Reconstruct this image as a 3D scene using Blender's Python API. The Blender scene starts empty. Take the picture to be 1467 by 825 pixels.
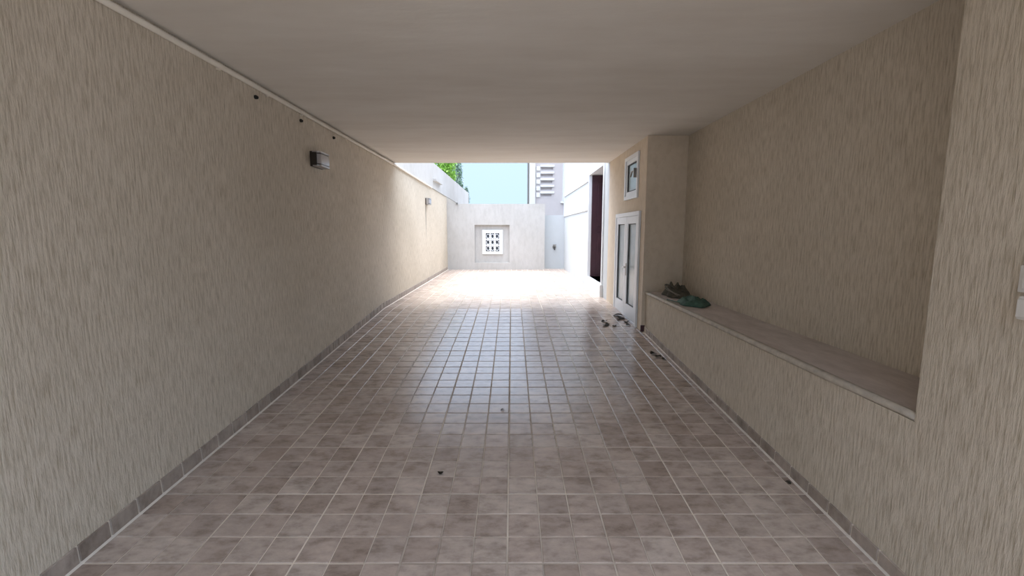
import bpy, bmesh, math, random
from mathutils import Vector, Matrix, noise
R = math.radians
scene = bpy.context.scene
C = scene.collection
random.seed(7)

# ------------------------------------------------------------------ camera
F_PX, W_PX = 638.0, 1467.0
cam_d = bpy.data.cameras.new('camera')
cam = bpy.data.objects.new('camera', cam_d); C.objects.link(cam)
cam_d.sensor_fit = 'HORIZONTAL'; cam_d.sensor_width = 36.0
cam_d.lens = 36.0 * F_PX / W_PX
cam_d.clip_start = 0.02; cam_d.clip_end = 500
cam.location = (0, 0, 1.497)
cam.rotation_euler = (R(90 - 7.32), 0, 0)
scene.camera = cam

# ------------------------------------------------------------------ sky, sun, exposure
world = bpy.data.worlds.new('sky'); scene.world = world
world.use_nodes = True
nt = world.node_tree; nt.nodes.clear()
tc = nt.nodes.new('ShaderNodeTexCoord')
sep = nt.nodes.new('ShaderNodeSeparateXYZ')
rmp = nt.nodes.new('ShaderNodeValToRGB')
bg = nt.nodes.new('ShaderNodeBackground')
wo = nt.nodes.new('ShaderNodeOutputWorld')
nt.links.new(tc.outputs['Generated'], sep.inputs[0])
nt.links.new(sep.outputs['Z'], rmp.inputs['Fac'])
sky_stops = [(0.0, (0.215, 0.29, 0.375)), (0.17, (0.228, 0.303, 0.39)), (0.45, (0.84, 0.98, 1.24)), (1.0, (1.40, 1.50, 1.70))]   # hazy bright sky
rmp.color_ramp.elements.new(0.5); rmp.color_ramp.elements.new(0.6)
for el, (p_, c_) in zip(rmp.color_ramp.elements, sky_stops):
    el.position = p_; el.color = (*c_, 1)
nt.links.new(rmp.outputs['Color'], bg.inputs['Color'])
bg.inputs['Strength'].default_value = 1.0
nt.links.new(bg.outputs[0], wo.inputs[0])

sun_d = bpy.data.lights.new('sun', 'SUN')
sun_d.energy = 2.1; sun_d.angle = R(50); sun_d.color = (1.0, 0.975, 0.94)
sun = bpy.data.objects.new('sun', sun_d); C.objects.link(sun)
sun.location = (0, 5, 12)
sun.rotation_euler = Vector((-0.12, 0.10, 0.98)).to_track_quat('Z', 'Y').to_euler()

scene.view_settings.view_transform = 'Standard'
scene.view_settings.look = 'None'
scene.view_settings.gamma = 1.0
scene.view_settings.use_curve_mapping = False
scene.view_settings.exposure = 1.70

# ------------------------------------------------------------------ materials
def mat(name):
    m = bpy.data.materials.new(name); m.use_nodes = True
    n = m.node_tree.nodes; n.clear()
    out = n.new('ShaderNodeOutputMaterial'); b = n.new('ShaderNodeBsdfPrincipled')
    m.node_tree.links.new(b.outputs[0], out.inputs[0])
    return m, n, m.node_tree.links, b

def ramp(n, stops):
    r = n.new('ShaderNodeValToRGB'); e = r.color_ramp.elements
    while len(e) < len(stops): e.new(0.5)
    for i, (p, c) in enumerate(stops):
        e[i].position = p; e[i].color = (c[0], c[1], c[2], 1)
    return r

def noise_tex(n, l, scale, mapping=(1, 1, 1), detail=4, rough=0.6, coord='Object'):
    t = n.new('ShaderNodeTexCoord'); mp = n.new('ShaderNodeMapping')
    mp.inputs['Scale'].default_value = mapping
    nz = n.new('ShaderNodeTexNoise')
    nz.inputs['Scale'].default_value = scale
    nz.inputs['Detail'].default_value = detail; nz.inputs['Roughness'].default_value = rough
    l.new(t.outputs[coord], mp.inputs[0]); l.new(mp.outputs[0], nz.inputs['Vector'])
    return nz

def mix(n, l, a, b, fac, mode='MIX'):
    x = n.new('ShaderNodeMix'); x.data_type = 'RGBA'; x.blend_type = mode
    for val, sock in ((a, x.inputs[6]), (b, x.inputs[7])):
        if isinstance(val, (tuple, list)): sock.default_value = (val[0], val[1], val[2], 1)
        else: l.new(val, sock)
    if isinstance(fac, (int, float)): x.inputs[0].default_value = fac
    else: l.new(fac, x.inputs[0])
    return x.outputs[2]

def bump(n, l, b, height, strength, dist):
    bp = n.new('ShaderNodeBump')
    bp.inputs['Strength'].default_value = strength; bp.inputs['Distance'].default_value = dist
    l.new(height, bp.inputs['Height']); l.new(bp.outputs[0], b.inputs['Normal'])

def simple(name, col, rough=0.5, metal=0.0, vary=0.06, scale=12, bmp=0.0, coat=0.0):
    m, n, l, b = mat(name)
    nz = noise_tex(n, l, scale)
    lo = [c * (1 - vary) for c in col]; hi = [min(1, c * (1 + vary)) for c in col]
    r = ramp(n, [(0.3, lo), (0.7, hi)])
    l.new(nz.outputs['Fac'], r.inputs[0]); l.new(r.outputs[0], b.inputs['Base Color'])
    b.inputs['Roughness'].default_value = rough; b.inputs['Metallic'].default_value = metal
    if coat: b.inputs['Coat Weight'].default_value = coat
    if bmp: bump(n, l, b, nz.outputs['Fac'], bmp, 0.01)
    return m

def plaster(name, dark, light, relief=1.0, streak_scale=(100, 100, 9.5), stain=None):
    """scratched render: vertical grooves"""
    m, n, l, b = mat(name)
    st = noise_tex(n, l, 1.0, streak_scale, 5, 0.65)
    fine = noise_tex(n, l, 1.0, (190, 190, 45), 3, 0.6)
    blot = noise_tex(n, l, 0.9, (1, 1, 1), 4, 0.6)
    r = ramp(n, [(0.33, dark), (0.56, light)])
    l.new(st.outputs['Fac'], r.inputs[0])
    r2 = ramp(n, [(0.30, (0.86, 0.85, 0.83)), (0.70, (1.0, 1.0, 1.0))])
    l.new(blot.outputs['Fac'], r2.inputs[0])
    col = mix(n, l, r.outputs[0], r2.outputs[0], 1.0, 'MULTIPLY')
    if stain:                                    # a dirt run with a shape of its own below the far lamp
        t = n.new('ShaderNodeTexCoord'); sp = n.new('ShaderNodeSeparateXYZ'); l.new(t.outputs['Object'], sp.inputs[0])
        def rng(sock, a, b_, c, d):
            lo = n.new('ShaderNodeMapRange'); lo.interpolation_type = 'SMOOTHSTEP'
            lo.inputs[1].default_value = a; lo.inputs[2].default_value = b_; l.new(sock, lo.inputs[0])
            hi = n.new('ShaderNodeMapRange'); hi.interpolation_type = 'SMOOTHSTEP'
            hi.inputs[1].default_value = c; hi.inputs[2].default_value = d
            hi.inputs[3].default_value = 1; hi.inputs[4].default_value = 0; l.new(sock, hi.inputs[0])
            mu = n.new('ShaderNodeMath'); mu.operation = 'MULTIPLY'
            l.new(lo.outputs[0], mu.inputs[0]); l.new(hi.outputs[0], mu.inputs[1]); return mu.outputs[0]
        fy = rng(sp.outputs['Y'], *stain[0]); fz = rng(sp.outputs['Z'], *stain[1])
        mu = n.new('ShaderNodeMath'); mu.operation = 'MULTIPLY'; l.new(fy, mu.inputs[0]); l.new(fz, mu.inputs[1])
        m2 = n.new('ShaderNodeMath'); m2.operation = 'MULTIPLY'; m2.inputs[1].default_value = 0.6
        l.new(mu.outputs[0], m2.inputs[0])
        col = mix(n, l, col, (0.10, 0.095, 0.085), m2.outputs[0])
    l.new(col, b.inputs['Base Color'])
    b.inputs['Roughness'].default_value = 0.93
    b.inputs['Specular IOR Level'].default_value = 0.2
    ad = n.new('ShaderNodeMath'); ad.operation = 'MULTIPLY_ADD'; ad.inputs[1].default_value = 0.35
    l.new(fine.outputs['Fac'], ad.inputs[0]); l.new(st.outputs['Fac'], ad.inputs[2])
    bump(n, l, b, ad.outputs[0], 0.6 * relief, 0.012)
    return m

M = {}
M['plaster'] = plaster('scratched_beige_plaster', (0.49, 0.42, 0.32), (0.735, 0.658, 0.548),
                       stain=((9.47, 9.50, 9.53, 9.60), (1.2, 1.9, 2.05, 2.10)))
M['plaster_smooth'] = plaster('smooth_cream_plaster', (0.70, 0.60, 0.475), (0.76, 0.66, 0.535), 0.2, (14, 14, 10))
M['far_plaster'] = plaster('pale_far_plaster', (0.50, 0.49, 0.475), (0.55, 0.54, 0.525), 0.3, (14, 14, 5))
M['white_wall'] = simple('white_render', (0.52, 0.55, 0.57), 0.7, vary=0.03, scale=3)
M['house_grey'] = simple('mauve_grey_render', (0.46, 0.43, 0.43), 0.85, vary=0.04, scale=3)
M['house_white'] = simple('house_white_render', (0.62, 0.62, 0.61), 0.8, vary=0.03, scale=3)

def ceiling_mat():
    m, n, l, b = mat('ceiling_skim')
    a = noise_tex(n, l, 1.0, (0.8, 3.0, 1), 5, 0.6)
    r = ramp(n, [(0.30, (0.70, 0.655, 0.585)), (0.70, (0.80, 0.765, 0.70))])
    l.new(a.outputs['Fac'], r.inputs[0]); l.new(r.outputs[0], b.inputs['Base Color'])
    b.inputs['Roughness'].default_value = 0.9; b.inputs['Specular IOR Level'].default_value = 0.2
    f = noise_tex(n, l, 1.0, (6, 14, 6), 4, 0.6)
    bump(n, l, b, f.outputs['Fac'], 0.25, 0.01)
    return m
M['ceiling'] = ceiling_mat()

def tile_mat(name, stops, rough=(0.30, 0.46), per_tile=True):
    m, n, l, b = mat(name)
    oi = n.new('ShaderNodeObjectInfo'); ge = n.new('ShaderNodeNewGeometry')
    ad = n.new('ShaderNodeMath'); ad.operation = 'ADD'
    l.new(oi.outputs['Random'], ad.inputs[0]); l.new(ge.outputs['Random Per Island'], ad.inputs[1])
    fr = n.new('ShaderNodeMath'); fr.operation = 'FRACT'; l.new(ad.outputs[0], fr.inputs[0])
    r = ramp(n, stops); l.new(fr.outputs[0], r.inputs[0])
    # brushed cloudy wear in world metres, different on every tile
    mp = n.new('ShaderNodeMapping'); mp.inputs['Scale'].default_value = (9, 16, 9)
    cmb = n.new('ShaderNodeCombineXYZ')
    k = n.new('ShaderNodeMath'); k.operation = 'MULTIPLY'; k.inputs[1].default_value = 37.0
    l.new(fr.outputs[0], k.inputs[0]); l.new(k.outputs[0], cmb.inputs['X'])
    l.new(cmb.outputs[0], mp.inputs['Location']); l.new(ge.outputs['Position'], mp.inputs[0])
    nz = n.new('ShaderNodeTexNoise'); nz.inputs['Scale'].default_value = 1.0
    nz.inputs['Detail'].default_value = 5; nz.inputs['Roughness'].default_value = 0.65
    l.new(mp.outputs[0], nz.inputs['Vector'])
    r2 = ramp(n, [(0.32, (0.66, 0.64, 0.62)), (0.50, (1, 1, 1)), (0.70, (1.22, 1.22, 1.22))])
    l.new(nz.outputs['Fac'], r2.inputs[0])
    col = mix(n, l, r.outputs[0], r2.outputs[0], 1.0, 'MULTIPLY')
    l.new(col, b.inputs['Base Color'])
    mr = n.new('ShaderNodeMapRange'); mr.inputs[3].default_value = rough[0]; mr.inputs[4].default_value = rough[1]
    l.new(nz.outputs['Fac'], mr.inputs[0]); l.new(mr.outputs[0], b.inputs['Roughness'])
    b.inputs['IOR'].default_value = 1.6
    fn = n.new('ShaderNodeTexNoise'); fn.inputs['Scale'].default_value = 140; fn.inputs['Detail'].default_value = 2
    l.new(ge.outputs['Position'], fn.inputs['Vector'])
    bump(n, l, b, fn.outputs['Fac'], 0.18, 0.002)
    return m
M['tile'] = tile_mat('brown_floor_tile', [(0.0, (0.36, 0.282, 0.236)), (0.25, (0.47, 0.382, 0.328)),
                                          (0.5, (0.41, 0.330, 0.283)), (0.75, (0.51, 0.428, 0.370)), (1.0, (0.385, 0.310, 0.268))], (0.16, 0.30))
M['skirting'] = tile_mat('brown_skirting_tile', [(0.0, (0.30, 0.245, 0.205)), (0.5, (0.40, 0.335, 0.285)), (1.0, (0.34, 0.285, 0.24))], (0.45, 0.65))

def grout_mat():
    m, n, l, b = mat('pale_grout')
    a = noise_tex(n, l, 1.3, (1, 1, 1), 4)
    r = ramp(n, [(0.36, (0.42, 0.355, 0.295)), (0.60, (0.74, 0.655, 0.55))])
    l.new(a.outputs['Fac'], r.inputs[0]); l.new(r.outputs[0], b.inputs['Base Color'])
    b.inputs['Roughness'].default_value = 0.9
    f = noise_tex(n, l, 60); bump(n, l, b, f.outputs['Fac'], 0.3, 0.003)
    return m
M['grout'] = grout_mat()

def slab_mat():
    m, n, l, b = mat('brown_stone_slab')
    a = noise_tex(n, l, 1.0, (14, 5, 14), 6, 0.65)
    r = ramp(n, [(0.3, (0.44, 0.375, 0.335)), (0.55, (0.55, 0.48, 0.44)), (0.75, (0.63, 0.56, 0.51))])
    l.new(a.outputs['Fac'], r.inputs[0]); l.new(r.outputs[0], b.inputs['Base Color'])
    b.inputs['Roughness'].default_value = 0.42
    bump(n, l, b, a.outputs['Fac'], 0.1, 0.004)
    return m
M['slab'] = slab_mat()
M['slab_nose'] = simple('pale_mortar_nosing', (0.50, 0.45, 0.38), 0.7, vary=0.2, scale=18, bmp=0.3)
M['joint'] = simple('pale_joint_mortar', (0.74, 0.68, 0.60), 0.85, vary=0.1, scale=18)
M['white_alu'] = simple('white_aluminium', (0.82, 0.85, 0.88), 0.35, vary=0.02)
M['white_plastic'] = simple('white_plastic', (0.72, 0.70, 0.66), 0.4, vary=0.03)
M['conduit'] = simple('cream_conduit', (0.78, 0.72, 0.62), 0.6, vary=0.08, scale=6)
M['cable'] = simple('grey_cable', (0.16, 0.16, 0.15), 0.6)
M['frosted'] = simple('frosted_grey_glass', (0.33, 0.40, 0.43), 0.28, vary=0.05, scale=4, coat=0.3)
M['dark_glass'] = simple('dark_window_glass', (0.035, 0.04, 0.05), 0.12, vary=0.1)
M['gasket'] = simple('dark_rubber', (0.03, 0.03, 0.032), 0.6)
M['steel'] = simple('dull_steel', (0.30, 0.29, 0.27), 0.35, 0.8)
M['lamp_dark'] = simple('dark_bronze_lamp_metal', (0.045, 0.035, 0.028), 0.4, 0.4)
M['lamp_alu'] = simple('grey_lamp_metal', (0.42, 0.40, 0.39), 0.35, 0.6)
M['diffuser'] = simple('grey_lamp_diffuser', (0.36, 0.335, 0.33), 0.16, vary=0.03, coat=0.4)
M['burgundy'] = simple('dark_burgundy_wood', (0.05, 0.017, 0.026), 0.45, vary=0.25, scale=5)
M['marble'] = simple('white_marble', (0.80, 0.80, 0.80), 0.3, vary=0.03)
M['cloth_olive'] = simple('dark_olive_cloth', (0.075, 0.068, 0.050), 0.9, vary=0.35, scale=25, bmp=0.4)
M['cloth_green'] = simple('dark_green_cloth', (0.055, 0.115, 0.085), 0.8, vary=0.4, scale=25, bmp=0.4)
M['cord'] = simple('pale_cord', (0.22, 0.20, 0.17), 0.8)
M['dry_leaf'] = simple('dry_dark_leaf', (0.055, 0.045, 0.028), 0.8, vary=0.3, scale=40)
M['hole'] = simple('dark_plug', (0.02, 0.018, 0.015), 0.9)
M['ground'] = simple('street_ground', (0.17, 0.16, 0.15), 0.95, vary=0.15, scale=2)
M['bark'] = simple('grey_bark', (0.14, 0.11, 0.08), 0.9, vary=0.3, scale=20, bmp=0.5)
M['interior'] = simple('interior_paint', (0.45, 0.40, 0.34), 0.8)

def leaf_mat(name, a, b_):
    m, n, l, b = mat(name)
    ge = n.new('ShaderNodeNewGeometry'); r = ramp(n, [(0, a), (1, b_)])
    l.new(ge.outputs['Random Per Island'], r.inputs[0]); l.new(r.outputs[0], b.inputs['Base Color'])
    b.inputs['Roughness'].default_value = 0.5
    b.inputs['Subsurface Weight'].default_value = 0.0
    return m
M['leaf_bright'] = leaf_mat('bright_green_leaf', (0.20, 0.42, 0.05), (0.42, 0.66, 0.16))
M['leaf_grey'] = leaf_mat('grey_green_leaf', (0.14, 0.24, 0.17), (0.30, 0.42, 0.33))

# ------------------------------------------------------------------ mesh helpers
def obj(name, bm, m, parent=None, smooth=False, loc=None):
    bmesh.ops.recalc_face_normals(bm, faces=bm.faces)
    me = bpy.data.meshes.new(name); bm.to_mesh(me); bm.free()
    if smooth:
        for p in me.polygons: p.use_smooth = True
    me.materials.append(M[m])
    o = bpy.data.objects.new(name, me); C.objects.link(o)
    if loc: o.location = loc
    if parent: o.parent = parent
    return o

def tag(o, label, cat, group=None, kind=None):
    o['label'] = label; o['category'] = cat
    if group: o['group'] = group
    if kind: o['kind'] = kind
    return o

def thing(name, label, cat, loc=(0, 0, 0), group=None, kind=None):
    o = bpy.data.objects.new(name, None); C.objects.link(o); o.location = loc
    o.empty_display_size = 0.1
    return tag(o, label, cat, group, kind)

def box(bm, x0, x1, y0, y1, z0, z1, bevel=0, seg=2):
    v = [bm.verts.new(p) for p in ((x0, y0, z0), (x1, y0, z0), (x1, y1, z0), (x0, y1, z0),
                                   (x0, y0, z1), (x1, y0, z1), (x1, y1, z1), (x0, y1, z1))]
    fs = [bm.faces.new([v[i] for i in q]) for q in ((0, 3, 2, 1), (4, 5, 6, 7), (0, 1, 5, 4), (1, 2, 6, 5), (2, 3, 7, 6), (3, 0, 4, 7))]
    if bevel:
        es = list({e for f in fs for e in f.edges})
        bmesh.ops.bevel(bm, geom=es, offset=bevel, segments=seg, affect='EDGES', profile=0.6)
    return bm

def nb(*a, **k): return box(bmesh.new(), *a, **k)

def prism_x(bm, prof, x0, x1):
    """extrude a (y,z) outline along X"""
    a = [bm.verts.new((x0, y, z)) for y, z in prof]; b = [bm.verts.new((x1, y, z)) for y, z in prof]
    bm.faces.new(a); bm.faces.new(b[::-1]); n = len(prof)
    for i in range(n): bm.faces.new((a[i], b[i], b[(i + 1) % n], a[(i + 1) % n]))
    return bm

def prism_y(bm, prof, y0, y1):
    a = [bm.verts.new((x, y0, z)) for x, z in prof]; b = [bm.verts.new((x, y1, z)) for x, z in prof]
    bm.faces.new(a); bm.faces.new(b[::-1]); n = len(prof)
    for i in range(n): bm.faces.new((a[i], b[i], b[(i + 1) % n], a[(i + 1) % n]))
    return bm

def tube(bm, pts, r, seg=10):
    pts = [Vector(p) for p in pts]; rings = []
    for i, p in enumerate(pts):
        d = (pts[min(i + 1, len(pts) - 1)] - pts[max(i - 1, 0)]).normalized()
        up = Vector((0, 0, 1)) if abs(d.z) < 0.95 else Vector((1, 0, 0))
        a = d.cross(up).normalized(); b = a.cross(d)
        rr = r[i] if isinstance(r, (list, tuple)) else r
        rings.append([bm.verts.new(p + (a * math.cos(t) + b * math.sin(t)) * rr) for t in [2 * math.pi * k / seg for k in range(seg)]])
    for q, w in zip(rings, rings[1:]):
        for k in range(seg): bm.faces.new((q[k], q[(k + 1) % seg], w[(k + 1) % seg], w[k]))
    bm.faces.new(rings[0][::-1]); bm.faces.new(rings[-1])
    return bm

def holed_wall(bm, fn, us, vs, holes, t):
    """wall of thickness t over the (u,v) grid with rectangular holes; fn(u,v,w) gives the point"""
    us = sorted(set(us) | {h[0] for h in holes} | {h[1] for h in holes})
    vs = sorted(set(vs) | {h[2] for h in holes} | {h[3] for h in holes})
    def void(i, j):
        if i < 0 or j < 0 or i >= len(us) - 1 or j >= len(vs) - 1: return True
        u = (us[i] + us[i + 1]) / 2; v = (vs[j] + vs[j + 1]) / 2
        return any(h[0] < u < h[1] and h[2] < v < h[3] for h in holes)
    cache = {}
    def V(i, j, w):
        key = (i, j, w)
        if key not in cache: cache[key] = bm.verts.new(fn(us[i], vs[j], w * t))
        return cache[key]
    for i in range(len(us) - 1):
        for j in range(len(vs) - 1):
            if void(i, j): continue
            for w in (0, 1): bm.faces.new((V(i, j, w), V(i + 1, j, w), V(i + 1, j + 1, w), V(i, j + 1, w)))
            for di, dj, a, b in ((-1, 0, (i, j), (i, j + 1)), (1, 0, (i + 1, j), (i + 1, j + 1)),
                                 (0, -1, (i, j), (i + 1, j)), (0, 1, (i, j + 1), (i + 1, j + 1))):
                if void(i + di, j + dj): bm.faces.new((V(*a, 0), V(*b, 0), V(*b, 1), V(*a, 1)))
    return bm

# ------------------------------------------------------------------ layout numbers (metres)
XL, XR, XN, XF = -1.82, 1.54, 1.95, 1.50        # left wall, right wall, niche back, house facade
ZC = 2.54                                        # carport ceiling
YC0, YC1 = -0.75, 7.10                            # carport roof from / to
YN0, YN1 = 1.625, 5.08                           # niche from / to (near pier, house corner)
YF = 12.6                                        # far courtyard wall
AL = R(3.76); W = 0.15
S0 = 2.1614                                      # a wide joint across the floor
SB = S0 + 27 * W                                 # ramp ends, courtyard is level
YB, ZB = SB * math.cos(AL), SB * math.sin(AL)
def floor_yz(s): return (s * math.cos(AL), s * math.sin(AL)) if s <= SB else (YB + s - SB, ZB)
def floor_z(y): return y * math.tan(AL) if y <= YB else ZB
def s_of_y(y): return y / math.cos(AL) if y <= YB else SB + y - YB

# ------------------------------------------------------------------ setting
def struct(name, bm, m, label, cat, smooth=False):
    return tag(obj(name, bm, m, smooth=smooth), label, cat, kind='structure')

struct('ground', nb(-60, 60, -40, 80, -0.60, -0.45), 'ground', 'plain grey open ground around the house and driveway', 'ground')

JD = 0.0035                                      # joint depth
prof = []
for s in (-3.0, SB, SB + 12.9 - YB):
    y, z = floor_yz(s); prof.append((y, z - JD))
prof += [(12.9, -0.45), (-3.0, -0.45)]
floor = struct('floor', prism_x(bmesh.new(), prof, -1.83, 1.75), 'grout', 'brown square tiled driveway floor rising as a ramp to a level courtyard', 'floor')

def tile_mesh_into(bm, w, l, mtx, ch=0.003, depth=0.012):
    t = [(-w/2, -l/2), (w/2, -l/2), (w/2, l/2), (-w/2, l/2)]
    i = [(-w/2+ch, -l/2+ch), (w/2-ch, -l/2+ch), (w/2-ch, l/2-ch), (-w/2+ch, l/2-ch)]
    lo = [bm.verts.new(mtx @ Vector((x, y, -depth))) for x, y in t]
    md = [bm.verts.new(mtx @ Vector((x, y, -ch * 0.6))) for x, y in t]
    hi = [bm.verts.new(mtx @ Vector((x, y, 0))) for x, y in i]
    bm.faces.new(hi)
    for k in range(4):
        q = (k + 1) % 4
        bm.faces.new((lo[k], lo[q], md[q], md[k])); bm.faces.new((md[k], md[q], hi[q], hi[k]))

tile_cache = {}
def joint(k): return 0.0085 if k % 3 == 0 else 0.0055
stuff_bm = bmesh.new()
k_first = math.ceil((-3.0 - S0) / W); k_last = int((SB + 12.9 - YB - S0) / W) + 1
n_obj = 0
for k in range(k_first, k_last):
    sa = S0 + k * W + joint(k) / 2; sb = S0 + (k + 1) * W - joint(k + 1) / 2
    y_mid, z_mid = floor_yz((sa + sb) / 2)
    if floor_yz(sb)[0] > 12.9: continue
    x_end = XR - 0.004 if y_mid < YN1 - 0.05 else XF - 0.002
    for j in range(0, 23):
        x0 = XL + j * W + joint(j) / 2; x1 = XL + (j + 1) * W - joint(j + 1) / 2
        x1 = min(x1, x_end)
        if x1 - x0 < 0.012: continue
        w_, l_ = x1 - x0, sb - sa
        ang = AL if (sa + sb) / 2 < SB else 0.0
        mtx = Matrix.Translation(((x0 + x1) / 2, y_mid, z_mid + random.uniform(-0.0006, 0.0006))) @ \
              Matrix.Rotation(ang + R(random.uniform(-0.22, 0.22)), 4, 'X') @ Matrix.Rotation(R(random.uniform(-0.22, 0.22)), 4, 'Y')
        if -4 <= k <= 8 and n_obj < 300:
            key = (round(w_, 4), round(l_, 4))
            if key not in tile_cache:
                b = bmesh.new(); tile_mesh_into(b, w_, l_, Matrix())
                bmesh.ops.recalc_face_normals(b, faces=b.faces)
                me = bpy.data.meshes.new('floor_tile'); b.to_mesh(me); b.free(); me.materials.append(M['tile'])
                tile_cache[key] = me
            o = bpy.data.objects.new('floor_tile', tile_cache[key]); C.objects.link(o)
            o.matrix_world = mtx; o.parent = floor; n_obj += 1
        else:
            tile_mesh_into(stuff_bm, w_, l_, mtx)
st = obj('floor_tile_field', stuff_bm, 'tile', floor); st['kind'] = 'stuff'

# left boundary wall: full height under the roof, a little lower and falling beyond it
bm = prism_x(bmesh.new(), [(-3.0, -0.45), (YF + 0.2, -0.45), (YF + 0.2, 2.44), (YC1, 2.52), (YC1, ZC), (-3.0, ZC)], XL - 0.2, XL)
wall_left = struct('wall_left', bm, 'plaster', 'long beige scratched-plaster wall with the cream conduit and wall lamps', 'wall')
for y in (3.298, 3.978, 4.685):
    b = bmesh.new()
    tube(b, [(XL - 0.01, y, 2.435), (XL + 0.008, y, 2.435), (XL + 0.022, y + 0.004, 2.431)], [0.012, 0.015, 0.009], 9)
    obj('wall_plug', b, 'hole', wall_left)

struct('wall_neighbour', nb(XL - 0.5, XL - 0.22, 4.0, 21.3, -0.45, 3.25), 'far_plaster', 'taller white wall rising behind the beige boundary wall', 'wall')
w_n = bpy.data.objects['wall_neighbour']
b = nb(XL - 0.23, XL - 0.14, 11.75, 12.85, 2.78, 2.83); obj('ledge', b, 'far_plaster', w_n)

# far courtyard wall with a shallow window recess and a mortar fillet in its corner
bm = holed_wall(bmesh.new(), lambda u, v, w: (u, YF + w, v), [XL, 0.92], [-0.1, 2.24],
                [(-1.05, -0.07, 0.60, 1.66)], 0.2)
wall_far = struct('wall_far', bm, 'far_plaster', 'low pale courtyard wall with a recessed grille window', 'wall')
obj('recess_back', nb(-1.06, -0.06, YF + 0.09, YF + 0.19, 0.59, 1.67), 'far_plaster', wall_far)
obj('corner_fillet', prism_y(bmesh.new(), [(XL, 2.235), (-1.50, 2.235), (XL, 2.44)], YF + 0.01, YF + 0.19), 'far_plaster', wall_far)

wn = thing('window_2', 'tiny white-framed window with patterned grille in the far courtyard wall', 'window', (-0.55, YF + 0.09, 0.92), kind='structure')
def lb(cx, x0, x1, y0, y1, z0, z1, **k): return nb(x0, x1, y0, y1, z0, z1, **k)
b = bmesh.new()
for a in ((-0.29, -0.19, -0.045, -0.0, -0.08, 0.60), (0.19, 0.29, -0.045, 0.0, -0.08, 0.60), (-0.19, 0.19, -0.045, 0.0, -0.08, 0.0), (-0.19, 0.19, -0.045, 0.0, 0.51, 0.60)):
    box(b, *a)
obj('frame', b, 'white_alu', wn)
obj('pane', nb(-0.19, 0.19, -0.012, -0.004, 0.0, 0.51), 'dark_glass', wn)
for i in range(2):
    x = -0.19 + 0.38 * (i + 1) / 3
    obj('grille_bar', nb(x - 0.018, x + 0.018, -0.035, -0.018, 0, 0.51), 'white_alu', wn)
    z = 0.51 * (i + 1) / 3
    obj('grille_bar', nb(-0.19, 0.19, -0.034, -0.017, z - 0.018, z + 0.018), 'white_alu', wn)
for i in range(3):
    for j in range(3):
        b = bmesh.new(); cx = -0.19 + 0.38 * (i + 0.5) / 3; cz = 0.51 * (j + 0.5) / 3
        tube(b, [(cx + 0.042 * math.cos(t), -0.025, cz + 0.060 * math.sin(t)) for t in [2 * math.pi * q / 12 for q in range(13)]], 0.009, 5)
        obj('grille_ring', b, 'white_alu', wn)

wall_back = struct('wall_back', nb(0.90, XF + 0.1, 12.9, 13.1, -0.1, 1.94), 'white_wall', 'low bright white wall closing the passage beside the far courtyard wall', 'wall')
wf = thing('wall_fitting', 'small dark fitting fixed on the bright white back wall', 'fitting', (1.22, 12.9, 1.03))
b = bmesh.new(); tube(b, [(0, 0.002, 0), (0, -0.012, 0)], 0.055, 12); obj('rose', b, 'steel', wf)
b = bmesh.new(); tube(b, [(0, -0.01, 0), (0, -0.09, 0.0), (0, -0.11, -0.03), (0, -0.11, -0.08)], [0.022, 0.022, 0.022, 0.018], 8); obj('spout', b, 'gasket', wf)
b = bmesh.new(); tube(b, [(0, -0.06, 0.01), (0, -0.06, 0.06)], 0.014, 8); box(b, -0.05, 0.05, -0.07, -0.05, 0.055, 0.075); obj('lever', b, 'steel', wf)

# right wall: near pier, low wall under the ledge, niche back
bm = bmesh.new()
box(bm, XR, 2.3, 0.70, YN0, -0.45, ZC)
box(bm, XR, XN, YN0, YN1, -0.45, 0.772)
box(bm, XN, 2.3, YN0, YN1 + 0.2, -0.45, ZC)
es = [e for e in bm.edges if all(abs(v.co.x - XR) < 1e-4 and abs(v.co.y - YN0) < 1e-4 for v in e.verts)]
wall_right = struct('wall_right', bm, 'plaster', 'beige scratched-plaster wall with a long recessed niche above a ledge', 'wall')

# house facade with cupboard door, small window and doorway; thick corner towards the niche
D1 = (5.24, 6.42, 0.30, 1.73); W1 = (5.38, 6.00, 1.89, 2.43); D2 = (7.33, 8.76, 0.61, 2.59)
bm = holed_wall(bmesh.new(), lambda u, v, w: (XF + w, u, v), [YN1 + 0.001, 7.0], [-0.45, ZC - 0.001], [D1, W1], 0.25)
box(bm, XF + 0.25, 2.3, YN1, YN1 + 0.15, -0.45, ZC - 0.001)
struct('wall_house', bm, 'plaster_smooth', 'cream house wall and corner pillar at the end of the niche', 'wall')
bm = holed_wall(bmesh.new(), lambda u, v, w: (XF + w, u, v), [7.0, 13.1], [-0.45, 5.6], [D2], 0.25)
wall_white = struct('wall_courtyard', bm, 'white_wall', 'tall white house wall with a dark open doorway', 'wall')
for z in (1.91, 2.465):
    obj('string_band', nb(XF - 0.018, XF + 0.01, 8.95, 12.9, z - 0.014, z + 0.014), 'house_white', wall_white)

# carport roof
struct('ceiling', nb(XL - 0.2, 5.0, YC0, YC1, ZC, ZC + 0.26), 'ceiling', 'smooth greyish beige carport ceiling slab', 'ceiling')

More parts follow.
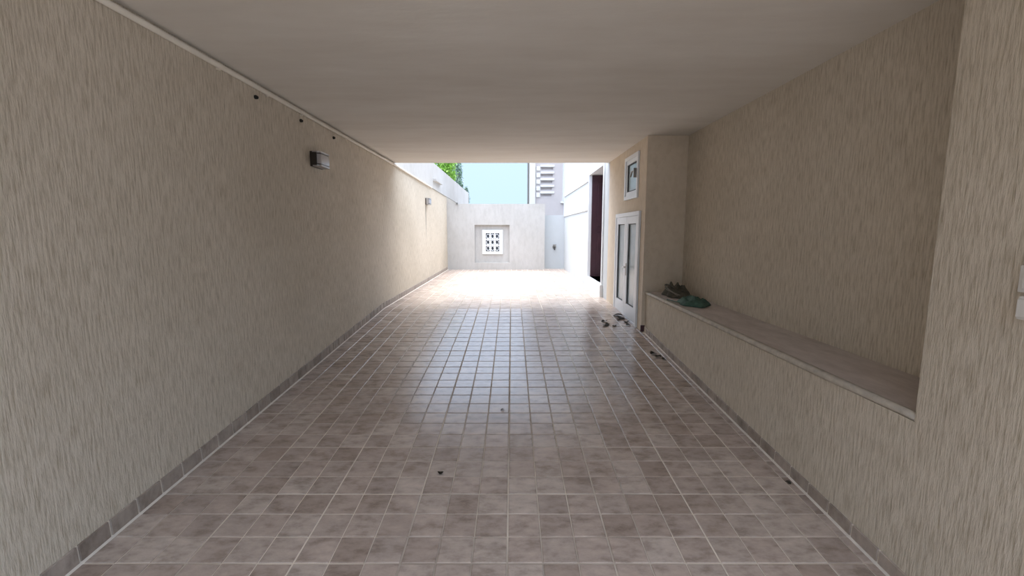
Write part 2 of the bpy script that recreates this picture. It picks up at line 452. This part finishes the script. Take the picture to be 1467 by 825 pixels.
# room behind the doorway
bm = bmesh.new()
box(bm, 4.0, 4.1, 6.9, 9.7, 0.3, 3.0); box(bm, XF + 0.25, 4.1, 6.8, 6.9, 0.3, 3.0); box(bm, XF + 0.25, 4.1, 9.7, 9.8, 0.3, 3.0)
box(bm, XF + 0.25, 4.1, 6.8, 9.8, 2.9, 3.0)
struct('wall_interior', bm, 'interior', 'dim interior walls beyond the open doorway', 'wall')
struct('floor_interior', nb(XF + 0.02, 4.0, 6.9, 9.7, 0.50, 0.61), 'marble', 'white marble floor just inside the open doorway', 'floor')

# ------------------------------------------------------------------ doors and windows
def rect_frame(bm, y0, y1, z0, z1, t, x0, x1):
    box(bm, x0, x1, y0, y0 + t, z0, z1); box(bm, x0, x1, y1 - t, y1, z0, z1)
    box(bm, x0, x1, y0 + t, y1 - t, z1 - t, z1); box(bm, x0, x1, y0 + t, y1 - t, z0, z0 + t)
    return bm

d1 = thing('door_1', 'low white aluminium double door with frosted panes in the cream wall', 'door', (XF, 0, 0), kind='structure')
y0, y1, z0, z1 = D1
obj('frame', rect_frame(bmesh.new(), y0 + 0.002, y1 - 0.002, floor_z(5.3) - 0.02, z1 - 0.002, 0.05, -0.025, 0.06), 'white_alu', d1)
ym = (y0 + y1) / 2
for a, c, hy in ((y0 + 0.052, ym - 0.003, ym - 0.05), (ym + 0.003, y1 - 0.052, ym + 0.05)):
    b = bmesh.new(); zb, zt = 0.385, z1 - 0.055
    s_ = 0.085
    box(b, -0.018, 0.03, a, a + s_, zb, zt); box(b, -0.018, 0.03, c - s_, c, zb, zt)
    box(b, -0.018, 0.03, a + s_, c - s_, zt - 0.09, zt); box(b, -0.018, 0.03, a + s_, c - s_, zb, zb + 0.17)
    leaf = obj('leaf', b, 'white_alu', d1)
    obj('glass_pane', nb(0.004, 0.012, a + s_, c - s_, zb + 0.17, zt - 0.09), 'frosted', leaf)
    b = rect_frame(bmesh.new(), a + s_, c - s_, zb + 0.17, zt - 0.09, 0.010, -0.006, 0.004); obj('glazing_bead', b, 'gasket', leaf)
    if hy < ym:
        b = bmesh.new(); box(b, -0.026, -0.018, hy - 0.015, hy + 0.015, 0.92, 1.08)
        tube(b, [(-0.02, hy, 1.03), (-0.06, hy, 1.03), (-0.065, hy - 0.10, 1.03)], 0.009, 8); obj('handle', b, 'white_plastic', leaf)

w1 = thing('window_1', 'small white-framed hopper window above the low white door', 'window', (XF, 0, 0), kind='structure')
y0, y1, z0, z1 = W1
obj('frame', rect_frame(bmesh.new(), y0 + 0.002, y1 - 0.002, z0 + 0.002, z1 - 0.002, 0.045, -0.02, 0.07), 'white_alu', w1)
sash = obj('sash', rect_frame(bmesh.new(), y0 + 0.047, y1 - 0.047, z0 + 0.047, z1 - 0.047, 0.05, -0.008, 0.035), 'white_alu', w1)
obj('glass_pane', nb(0.012, 0.020, y0 + 0.097, y1 - 0.097, z0 + 0.097, z1 - 0.097), 'frosted', sash)
obj('glazing_bead', rect_frame(bmesh.new(), y0 + 0.097, y1 - 0.097, z0 + 0.097, z1 - 0.097, 0.014, 0.002, 0.012), 'gasket', sash)
b = bmesh.new(); box(b, -0.05, -0.008, y0 + 0.06, y0 + 0.085, 2.13, 2.24); tube(b, [(-0.03, y0 + 0.07, 2.22), (-0.05, y0 + 0.14, 2.20), (-0.05, y0 + 0.19, 2.15)], 0.010, 8)
obj('handle', b, 'steel', sash)

d2 = thing('door_2', 'dark burgundy wooden door standing open inside the white doorway', 'door', (XF, 0, 0), kind='structure')
y0, y1, z0, z1 = D2
b = bmesh.new()
box(b, -0.025, 0.251, y0, y0 + 0.05, z0, z1); box(b, -0.025, 0.251, y1 - 0.05, y1, z0, z1); box(b, -0.025, 0.251, y0 + 0.05, y1 - 0.05, z1 - 0.04, z1)
obj('frame', b, 'white_alu', d2)
lf = obj('leaf', nb(0.03, 1.05, y1 - 0.11, y1 - 0.06, z0 + 0.006, z1 - 0.05), 'burgundy', d2)
for za, zb in ((0.66, 1.45), (1.58, 2.40)):
    for xa in (0.14, 0.60):
        obj('panel', nb(xa, xa + 0.36, y1 - 0.12, y1 - 0.108, za, zb, bevel=0.008, seg=1), 'burgundy', lf)
tag(obj('door_step', nb(XF - 0.05, XF - 0.0005, D2[0] - 0.03, D2[1] + 0.03, 0.40, 0.61, bevel=0.006), 'marble'), 'white marble sill at the foot of the open doorway', 'step')

# ------------------------------------------------------------------ skirting of single tiles
def skirting(name, label, xw, side, y_from, y_to, hgt):
    par = thing(name, label, 'skirting', (xw, 0, 0), kind='structure')
    k0 = math.ceil((s_of_y(y_from) - S0) / W); k1 = int((s_of_y(y_to) - S0) / W)
    cache = {}
    for k in range(k0, k1 + 1):
        s = S0 + (k + 0.5) * W; y, z = floor_yz(s)
        if y + W / 2 > y_to: continue
        ang = AL if s < SB else 0
        if 'm' not in cache:
            b = bmesh.new(); t = 0.010
            box(b, 0, side * t, -W/2 + 0.0042, W/2 - 0.0042, 0.004, hgt, bevel=0.002, seg=1)
            bmesh.ops.recalc_face_normals(b, faces=b.faces)
            me = bpy.data.meshes.new('skirting_tile'); b.to_mesh(me); b.free(); me.materials.append(M['skirting']); cache['m'] = me
        o = bpy.data.objects.new('skirting_tile', cache['m']); C.objects.link(o)
        o.parent = par; o.location = (side * 0.001, y, z); o.rotation_euler = (ang, 0, 0)
    # grout behind the tiles and the pale fillet at their foot
    b = bmesh.new()
    pts = [s for s in (s_of_y(y_from), SB, s_of_y(y_to)) if s_of_y(y_from) <= s <= s_of_y(y_to)]
    for sa, sb in zip(pts, pts[1:]):
        if sb - sa < 0.01: continue
        (ya, za), (yb, zb) = floor_yz(sa), floor_yz(sb)
        for (xa, xb, ha, hb) in ((0, side * 0.006, 0, hgt - 0.002), (side * 0.006, side * 0.022, -0.002, 0.006)):
            v = [b.verts.new(p) for p in ((xa, ya, za + ha), (xb, ya, za + ha), (xb, yb, zb + ha), (xa, yb, zb + ha),
                                          (xa, ya, za + hb), (xb, ya, za + hb if xb * side < 0.01 else za + 0.001), (xb, yb, zb + hb if xb * side < 0.01 else zb + 0.001), (xa, yb, zb + hb))]
            for q in ((0, 3, 2, 1), (4, 5, 6, 7), (0, 1, 5, 4), (1, 2, 6, 5), (2, 3, 7, 6), (3, 0, 4, 7)): b.faces.new([v[i] for i in q])
    obj('grout_line', b, 'joint', par)
    return par
skirting('baseboard_left', 'row of brown skirting tiles along the foot of the long conduit wall', XL, 1, 0.6, YF, 0.082)
skirting('baseboard_right', 'row of brown skirting tiles along the foot of the niche wall', XR, -1, 0.71, YN1, 0.064)
b = nb(XF - 0.005, 1.90, YN1 - 0.011, YN1, floor_z(YN1), floor_z(YN1) + 0.07)
tag(obj('trim_1', nb(XF - 0.008, XR, YN1 - 0.011, YN1 - 0.0005, floor_z(YN1) + 0.001, floor_z(YN1) + 0.075), 'burgundy'), 'dark skirting tile at the foot of the house corner pillar', 'skirting', kind='structure'); b.free()

# ------------------------------------------------------------------ ledge
led = thing('stone_ledge', 'long brown stone ledge slab lying on the low wall of the niche', 'ledge', (0, 0, 0.772))
obj('slab', nb(XR + 0.012, XN - 0.001, YN0 + 0.002, YN1 - 0.002, 0, 0.030, bevel=0.004), 'slab', led)
b = bmesh.new(); N = 60
rings = []
for i in range(N + 1):
    y = YN0 + 0.004 + (YN1 - 0.008 - YN0) * i / N
    wv = 0.003 * noise.noise(Vector((y * 3, 0, 0))) + 0.002 * noise.noise(Vector((y * 17, 3, 0))) + 0.013 * max(0, 1 - (y - YN0) / 0.45)
    pr = [(XR + 0.020, 0.001), (XR - 0.006 + wv, 0.001), (XR - 0.012 + wv, 0.010), (XR - 0.010 + wv, 0.024), (XR - 0.002 + wv, 0.032), (XR + 0.020, 0.0335)]
    rings.append([b.verts.new((x, y, z)) for x, z in pr])
for q, w in zip(rings, rings[1:]):
    for k in range(6): b.faces.new((q[k], q[(k + 1) % 6], w[(k + 1) % 6], w[k]))
b.faces.new(rings[0]); b.faces.new(rings[-1][::-1])
obj('nosing', b, 'slab_nose', led, smooth=True)

# ------------------------------------------------------------------ conduit under the ceiling
cd = thing('conduit_pipe', 'thin cream conduit pipe running along the top of the long wall', 'conduit', (XL, 0, 2.5))
b = bmesh.new(); tube(b, [(0.018, YC0 + 0.02, 0.004), (0.018, YC1, 0.002), (0.018, 10.2, -0.045)], 0.0160, 10); obj('pipe', b, 'conduit', cd, smooth=True)
b = bmesh.new(); tube(b, [(0.012, 10.19, -0.045), (0.012, 12.45, -0.075), (0.06, 12.575, -0.10), (0.285, 12.583, -0.235)], 0.007, 6); obj('cable', b, 'cable', cd)
obj('cable_end', nb(0.265, 0.315, 12.55, 12.60, -0.275, -0.225, bevel=0.006), 'cable', cd)
for y in (1.2, 2.05, 2.90, 3.45, 4.0, 5.03, 6.0, 6.9, 8.1, 9.3):
    zz = 0.004 if y < YC1 else 0.002 - 0.047 * (y - YC1) / 3.1
    b = bmesh.new(); tube(b, [(0.018, y - 0.012, zz), (0.018, y + 0.012, zz)], 0.0178, 10)
    box(b, 0.0, 0.012, y - 0.012, y + 0.012, zz - 0.024, zz + 0.012); obj('clip', b, 'conduit', cd)

# ------------------------------------------------------------------ bulkhead wall lamps
def wall_lamp(y, z, label, cap='lamp_dark'):
    t = thing('wall_lamp', label, 'lamp', (XL, y, z), 'bulkhead lamps on the long wall')
    L, H, Dp = 0.235, 0.135, 0.092
    obj('back_plate', nb(0, 0.022, 0, L, 0, H, bevel=0.004), 'lamp_dark', t)
    # body: dark housing with rounded front corners in plan, visible at the ends
    def plan(off, d):
        pts = [(0.022, off), (d * 0.55, off)]
        for q in range(7):
            a = math.pi / 2 * q / 6; pts.append((d - 0.03 + 0.03 * math.sin(a), off + 0.03 - 0.03 * math.cos(a)))
        for q in range(7):
            a = math.pi / 2 * q / 6; pts.append((d - 0.03 + 0.03 * math.cos(a), L - off - 0.03 + 0.03 * math.sin(a)))
        pts += [(0.022, L - off)]
        return pts
    def slab(z0, z1, off, d, m, name):
        b = bmesh.new(); p = plan(off, d)
        lo = [b.verts.new((x, yy, z0)) for x, yy in p]; hi = [b.verts.new((x, yy, z1)) for x, yy in p]
        b.faces.new(lo[::-1]); b.faces.new(hi)
        for i in range(len(p)): b.faces.new((lo[i], lo[(i + 1) % len(p)], hi[(i + 1) % len(p)], hi[i]))
        return obj(name, b, m, t)
    slab(0.002, 0.016, 0.002, Dp, 'lamp_alu', 'bottom_rim'); slab(H - 0.014, H, 0.002, Dp, 'lamp_alu', 'top_rim')
    slab(0.016, 0.026, 0.006, Dp - 0.006, 'lamp_dark', 'gasket'); slab(H - 0.024, H - 0.014, 0.006, Dp - 0.006, 'lamp_dark', 'gasket')
    slab(0.026, H - 0.024, 0.004, Dp - 0.002, 'diffuser', 'diffuser')
    obj('end_cap', nb(0.020, 0.062, -0.003, 0.012, 0.012, H - 0.010, bevel=0.003), cap, t)
    obj('end_cap', nb(0.020, 0.062, L - 0.012, L + 0.003, 0.012, H - 0.010, bevel=0.003), cap, t)
wall_lamp(4.125, 2.075, 'grey bulkhead wall lamp under the carport ceiling below the drilled plugs')
wall_lamp(9.50, 2.045, 'small bulkhead wall lamp out in the open courtyard above a dirt streak', 'lamp_alu')

# ------------------------------------------------------------------ switch boxes at the right edge
sw = thing('wall_switch', 'white switch plate on the near pier of the niche wall', 'switch', (XR, 1.334, 1.31))
obj('plate', nb(-0.014, 0, -0.085, 0.0, 0.004, 0.085, bevel=0.003), 'white_plastic', sw)
obj('rocker', nb(-0.021, -0.012, -0.07, -0.015, 0.015, 0.072, bevel=0.003), 'white_plastic', sw)
obj('cap', nb(-0.012, 0, -0.085, -0.004, 0.087, 0.118, bevel=0.003), 'white_plastic', sw)
sb_ = thing('socket_box', 'white surface socket box directly below the switch plate', 'socket', (XR, 1.312, 1.235))
obj('box', nb(-0.034, 0, -0.085, 0.0, 0.0, 0.07, bevel=0.006), 'white_plastic', sb_)
obj('flap', nb(-0.042, -0.033, -0.078, -0.006, 0.008, 0.062, bevel=0.003), 'white_plastic', sb_)

# ------------------------------------------------------------------ crumpled cloths on the ledge
def heap(name, label, m, cx, cy, rx, ry, hgt, seed, rot, tongue=0.0):
    b = bmesh.new(); NR, NS = 16, 56; ZT = 0.806
    rows = []
    for i in range(NR + 1):
        rho = i / NR; row = []
        for k in range(NS):
            a = 2 * math.pi * k / NS
            edge = 1 + 0.22 * noise.noise(Vector((math.cos(a) * 1.6, math.sin(a) * 1.6, seed))) + 0.10 * math.sin(5 * a + seed)
            edge += tongue * max(0, math.cos(a - math.pi)) ** 3
            x = rho * edge * rx * math.cos(a); y = rho * edge * ry * math.sin(a)
            p = Vector((x * 16, y * 16, seed))
            fold = abs(noise.noise(p)) + 0.5 * abs(noise.noise(p * 2.1))
            base = (1 - rho ** 2) ** 0.75 if rho < 1 else 0
            z = hgt * base * (0.60 + 0.62 * fold) + (0.008 + 0.012 * fold) * (1 - rho ** 8)
            row.append((x, y, z))
        rows.append(row)
    c = b.verts.new((0, 0, rows[1][0][2]))
    vr = [[b.verts.new(p) for p in row] for row in rows[1:]]
    for k in range(NS): b.faces.new((c, vr[0][k], vr[0][(k + 1) % NS]))
    for q, w in zip(vr, vr[1:]):
        for k in range(NS): b.faces.new((q[k], w[k], w[(k + 1) % NS], q[(k + 1) % NS]))
    b.faces.new(vr[-1][::-1])
    t = thing(name, label, 'cloth', (cx, cy, ZT))
    t.rotation_euler = (0, 0, R(rot))
    obj('cloth', b, m, t, smooth=True)
    return t
h1 = heap('crumpled_cloth', 'crumpled dark olive cloth heaped in the far corner of the ledge', 'cloth_olive', 1.755, 4.70, 0.115, 0.22, 0.125, 3.1, 8)
rnd = random.Random(4)
for q in range(4):                                # loose cords looping out of the heap
    a0 = rnd.uniform(0, 6.28); b = bmesh.new(); pts = []
    for i in range(15):
        t = i / 14; a = a0 + 3.6 * t
        pts.append((0.085 * math.cos(a) * (0.7 + 0.5 * t) - 0.02, 0.17 * math.sin(a), 0.055 + 0.085 * math.sin(math.pi * t) * (1 - 0.2 * q) - 0.03 * t))
    tube(b, pts, 0.006, 6); obj('cord', b, 'cord' if q % 2 else 'cloth_olive', h1, smooth=True)
h2 = heap('crumpled_cloth', 'flatter crumpled dark green cloth lying in front of the olive one', 'cloth_green', 1.735, 4.19, 0.125, 0.20, 0.06, 8.4, -6, 0.25)
b = bmesh.new(); tube(b, [(-0.20, 0.22, 0.006), (-0.16, 0.12, 0.006), (-0.13, 0.0, 0.010), (-0.09, -0.08, 0.02)], 0.005, 6); obj('cord', b, 'cloth_green', h2, smooth=True)

# ------------------------------------------------------------------ dry leaves and scraps on the floor
def leaf_mesh(seed):
    rn = random.Random(seed); b = bmesh.new(); n = 7
    up, dn, mid = [], [], []
    for i in range(n):
        t = i / (n - 1); w = 0.5 * math.sin(math.pi * (0.06 + 0.88 * t)) ** 0.8 * (0.75 + 0.3 * rn.random())
        z = 0.16 * math.sin(math.pi * t + 0.3) + 0.05 * rn.random()
        mid.append(b.verts.new((t - 0.5, 0, z * 0.5 + 0.02)))
        up.append(b.verts.new((t - 0.5, w, z + 0.20 * w))); dn.append(b.verts.new((t - 0.5, -w, z + 0.12 * w)))
    for i in range(n - 1):
        b.faces.new((mid[i], mid[i + 1], up[i + 1], up[i])); b.faces.new((dn[i], dn[i + 1], mid[i + 1], mid[i]))
    g = bmesh.ops.solidify(b, geom=b.faces[:], thickness=0.03)
    return b
def leaf(x, y, size, seed, label, group=None):
    b = leaf_mesh(seed); zmin = min(v.co.z for v in b.verts)
    for v in b.verts: v.co.z -= zmin; v.co *= size
    o = tag(obj('dry_leaf', b, 'dry_leaf'), label, 'leaf', group)
    o.location = (x, y, floor_z(y) + 0.001); o.rotation_euler = (AL, 0, seed * 1.7)
leaf(-0.40, 2.335, 0.036, 1, 'single small dark leaf lying alone on the tiles mid driveway')
leaf(-0.069, 3.10, 0.028, 2, 'tiny dark scrap beside the central joint of the driveway tiles')
leaf(1.49, 2.25, 0.030, 3, 'small dark crumb against the skirting tiles of the niche wall')
for i, (x, y, s) in enumerate(((1.404, 4.305, 0.075), (1.427, 4.224, 0.06), (1.462, 4.166, 0.05))):
    leaf(x, y, s, 4 + i, 'dry scrap on the floor beside the low wall under the ledge', 'scraps under the ledge')
for i, (x, y, s) in enumerate(((1.41, 5.667, 0.13), (1.40, 5.80, 0.12), (1.43, 5.465, 0.08), (1.42, 5.34, 0.06), (1.36, 5.60, 0.07))):
    leaf(x, y, s, 8 + i, 'dry leaf blown against the foot of the low white door', 'leaves at the white door')
for i, (x, y, s) in enumerate(((1.141, 5.308, 0.09), (1.18, 5.38, 0.06), (1.24, 5.30, 0.05), (1.16, 5.50, 0.08))):
    leaf(x, y, s, 14 + i, 'dry leaf out on the tiles facing the low white door', 'leaves in front of the white door')

# ------------------------------------------------------------------ house beyond the courtyard
hs = thing('neighbour_house', 'mauve grey house with slotted balustrade and white corner column beyond the courtyard', 'house', (0, 14, -0.45))
Z = 0.45
slots = [(0.90, 1.255 - 0.01 * i, 3.39 - 0.20 * i - 0.04 + Z, 3.39 - 0.20 * i + 0.03 + Z) for i in range(5)]
win = (1.56, 2.6, 2.40 + Z, 3.75 + Z)
bm = holed_wall(bmesh.new(), lambda u, v, w: (u, w, v), [0.715, 4.5], [0, 6.0], slots + [win], 0.3)
obj('wall', bm, 'house_grey', hs)
obj('slot_backing', nb(0.80, 1.40, 0.05, 0.12, 2.6, 5.0), 'house_grey', hs)
obj('wall_backing', nb(0.75, 4.4, 0.30, 4.0, 0, 5.98), 'house_grey', hs)
for s in slots:
    obj('slot_end', nb(0.745, 0.865, -0.03, 0.0, s[2] - 0.03, s[3] + 0.035, bevel=0.012), 'house_white', hs)
    obj('slat', nb(0.87, 1.30, -0.035, 0.0, s[3] + 0.012, s[3] + 0.075, bevel=0.008), 'house_white', hs)
obj('corner_column', nb(0.535, 0.715, -0.05, 0.35, 0, 6.0), 'house_white', hs)
b = bmesh.new(); tube(b, [(0.50, -0.02, 0), (0.50, -0.02, 6.0)], 0.03, 8); obj('downpipe', b, 'cable', hs)
wf_ = obj('window', nb(1.57, 2.59, 0.10, 0.16, 2.41 + Z, 3.74 + Z), 'white_alu', hs)
obj('pane', nb(1.66, 2.5, 0.085, 0.10, 2.50 + Z, 3.66 + Z), 'frosted', wf_)
obj('sill', nb(1.50, 2.66, -0.05, 0.1, 2.34 + Z, 2.40 + Z), 'house_white', hs)

# ------------------------------------------------------------------ trees behind the white wall
def tree(name, label, m, x, y, z0, z1, r, n, seed, ls, group):
    rn = random.Random(seed)
    t = thing(name, label, 'tree', (x, y, -0.45), group)
    b = bmesh.new()
    tube(b, [(0, 0, 0), (0.03, 0.02, (z0 + 0.45) * 0.5), (0, 0, z0 + 0.7), (0.02, 0.0, (z0 + z1) / 2 + 0.45)], [0.07, 0.055, 0.045, 0.015], 8)
    for q in range(6):
        a = rn.uniform(0, 6.28); zb = z0 + 0.45 + (z1 - z0) * rn.uniform(0.05, 0.5)
        tube(b, [(0, 0, zb), (0.5 * r * math.cos(a), 0.5 * r * math.sin(a), zb + 0.25), (0.85 * r * math.cos(a), 0.85 * r * math.sin(a), zb + 0.55)], [0.02, 0.014, 0.006], 6)
    obj('trunk', b, 'bark', t)
    b = bmesh.new(); cz = (z0 + z1) / 2 + 0.45; hz = (z1 - z0) / 2
    for i in range(n):
        d = Vector((rn.gauss(0, 1), rn.gauss(0, 1), rn.gauss(0, 1))).normalized()
        rad = rn.uniform(0.25, 1) ** 0.5 * (0.85 + 0.3 * noise.noise(d * 2.2 + Vector((seed, 0, 0))))
        c = Vector((d.x * r * rad, d.y * r * rad, cz + d.z * hz * rad))
        L = ls * rn.uniform(0.7, 1.3)
        mt = Matrix.Translation(c) @ (Matrix.Rotation(rn.uniform(0, 6.28), 4, 'Z') @ Matrix.Rotation(rn.uniform(-1.2, 0.9), 4, 'Y') @ Matrix.Rotation(rn.uniform(-0.6, 0.6), 4, 'X'))
        p = [(0, 0, 0), (L * 0.4, L * 0.22, 0.03 * L), (L, 0, -0.15 * L), (L * 0.4, -L * 0.22, 0.03 * L)]
        v = [b.verts.new(mt @ Vector(q)) for q in p]
        b.faces.new((v[0], v[1], v[2])); b.faces.new((v[0], v[2], v[3]))
    f = obj('foliage', b, m, t); f['kind'] = 'stuff'
G = 'plants above the white wall'
tree('garden_tree', 'bright green leafy tree showing above the taller white wall', 'leaf_bright', -2.85, 19.5, 2.6, 5.6, 0.50, 2600, 1, 0.17, G)
tree('garden_tree', 'slim grey green tree beside the bright green one', 'leaf_grey', -2.85, 23.6, 2.8, 5.8, 0.30, 1700, 2, 0.13, G)
tree('garden_shrub', 'low grey green shrub tip above the end of the white wall', 'leaf_grey', -2.53, 22.2, 2.6, 4.1, 0.17, 700, 3, 0.11, G)
tree('garden_shrub', 'smallest grey green shrub at the very end of the white wall', 'leaf_grey', -2.42, 23.9, 2.4, 3.95, 0.19, 700, 4, 0.11, G)
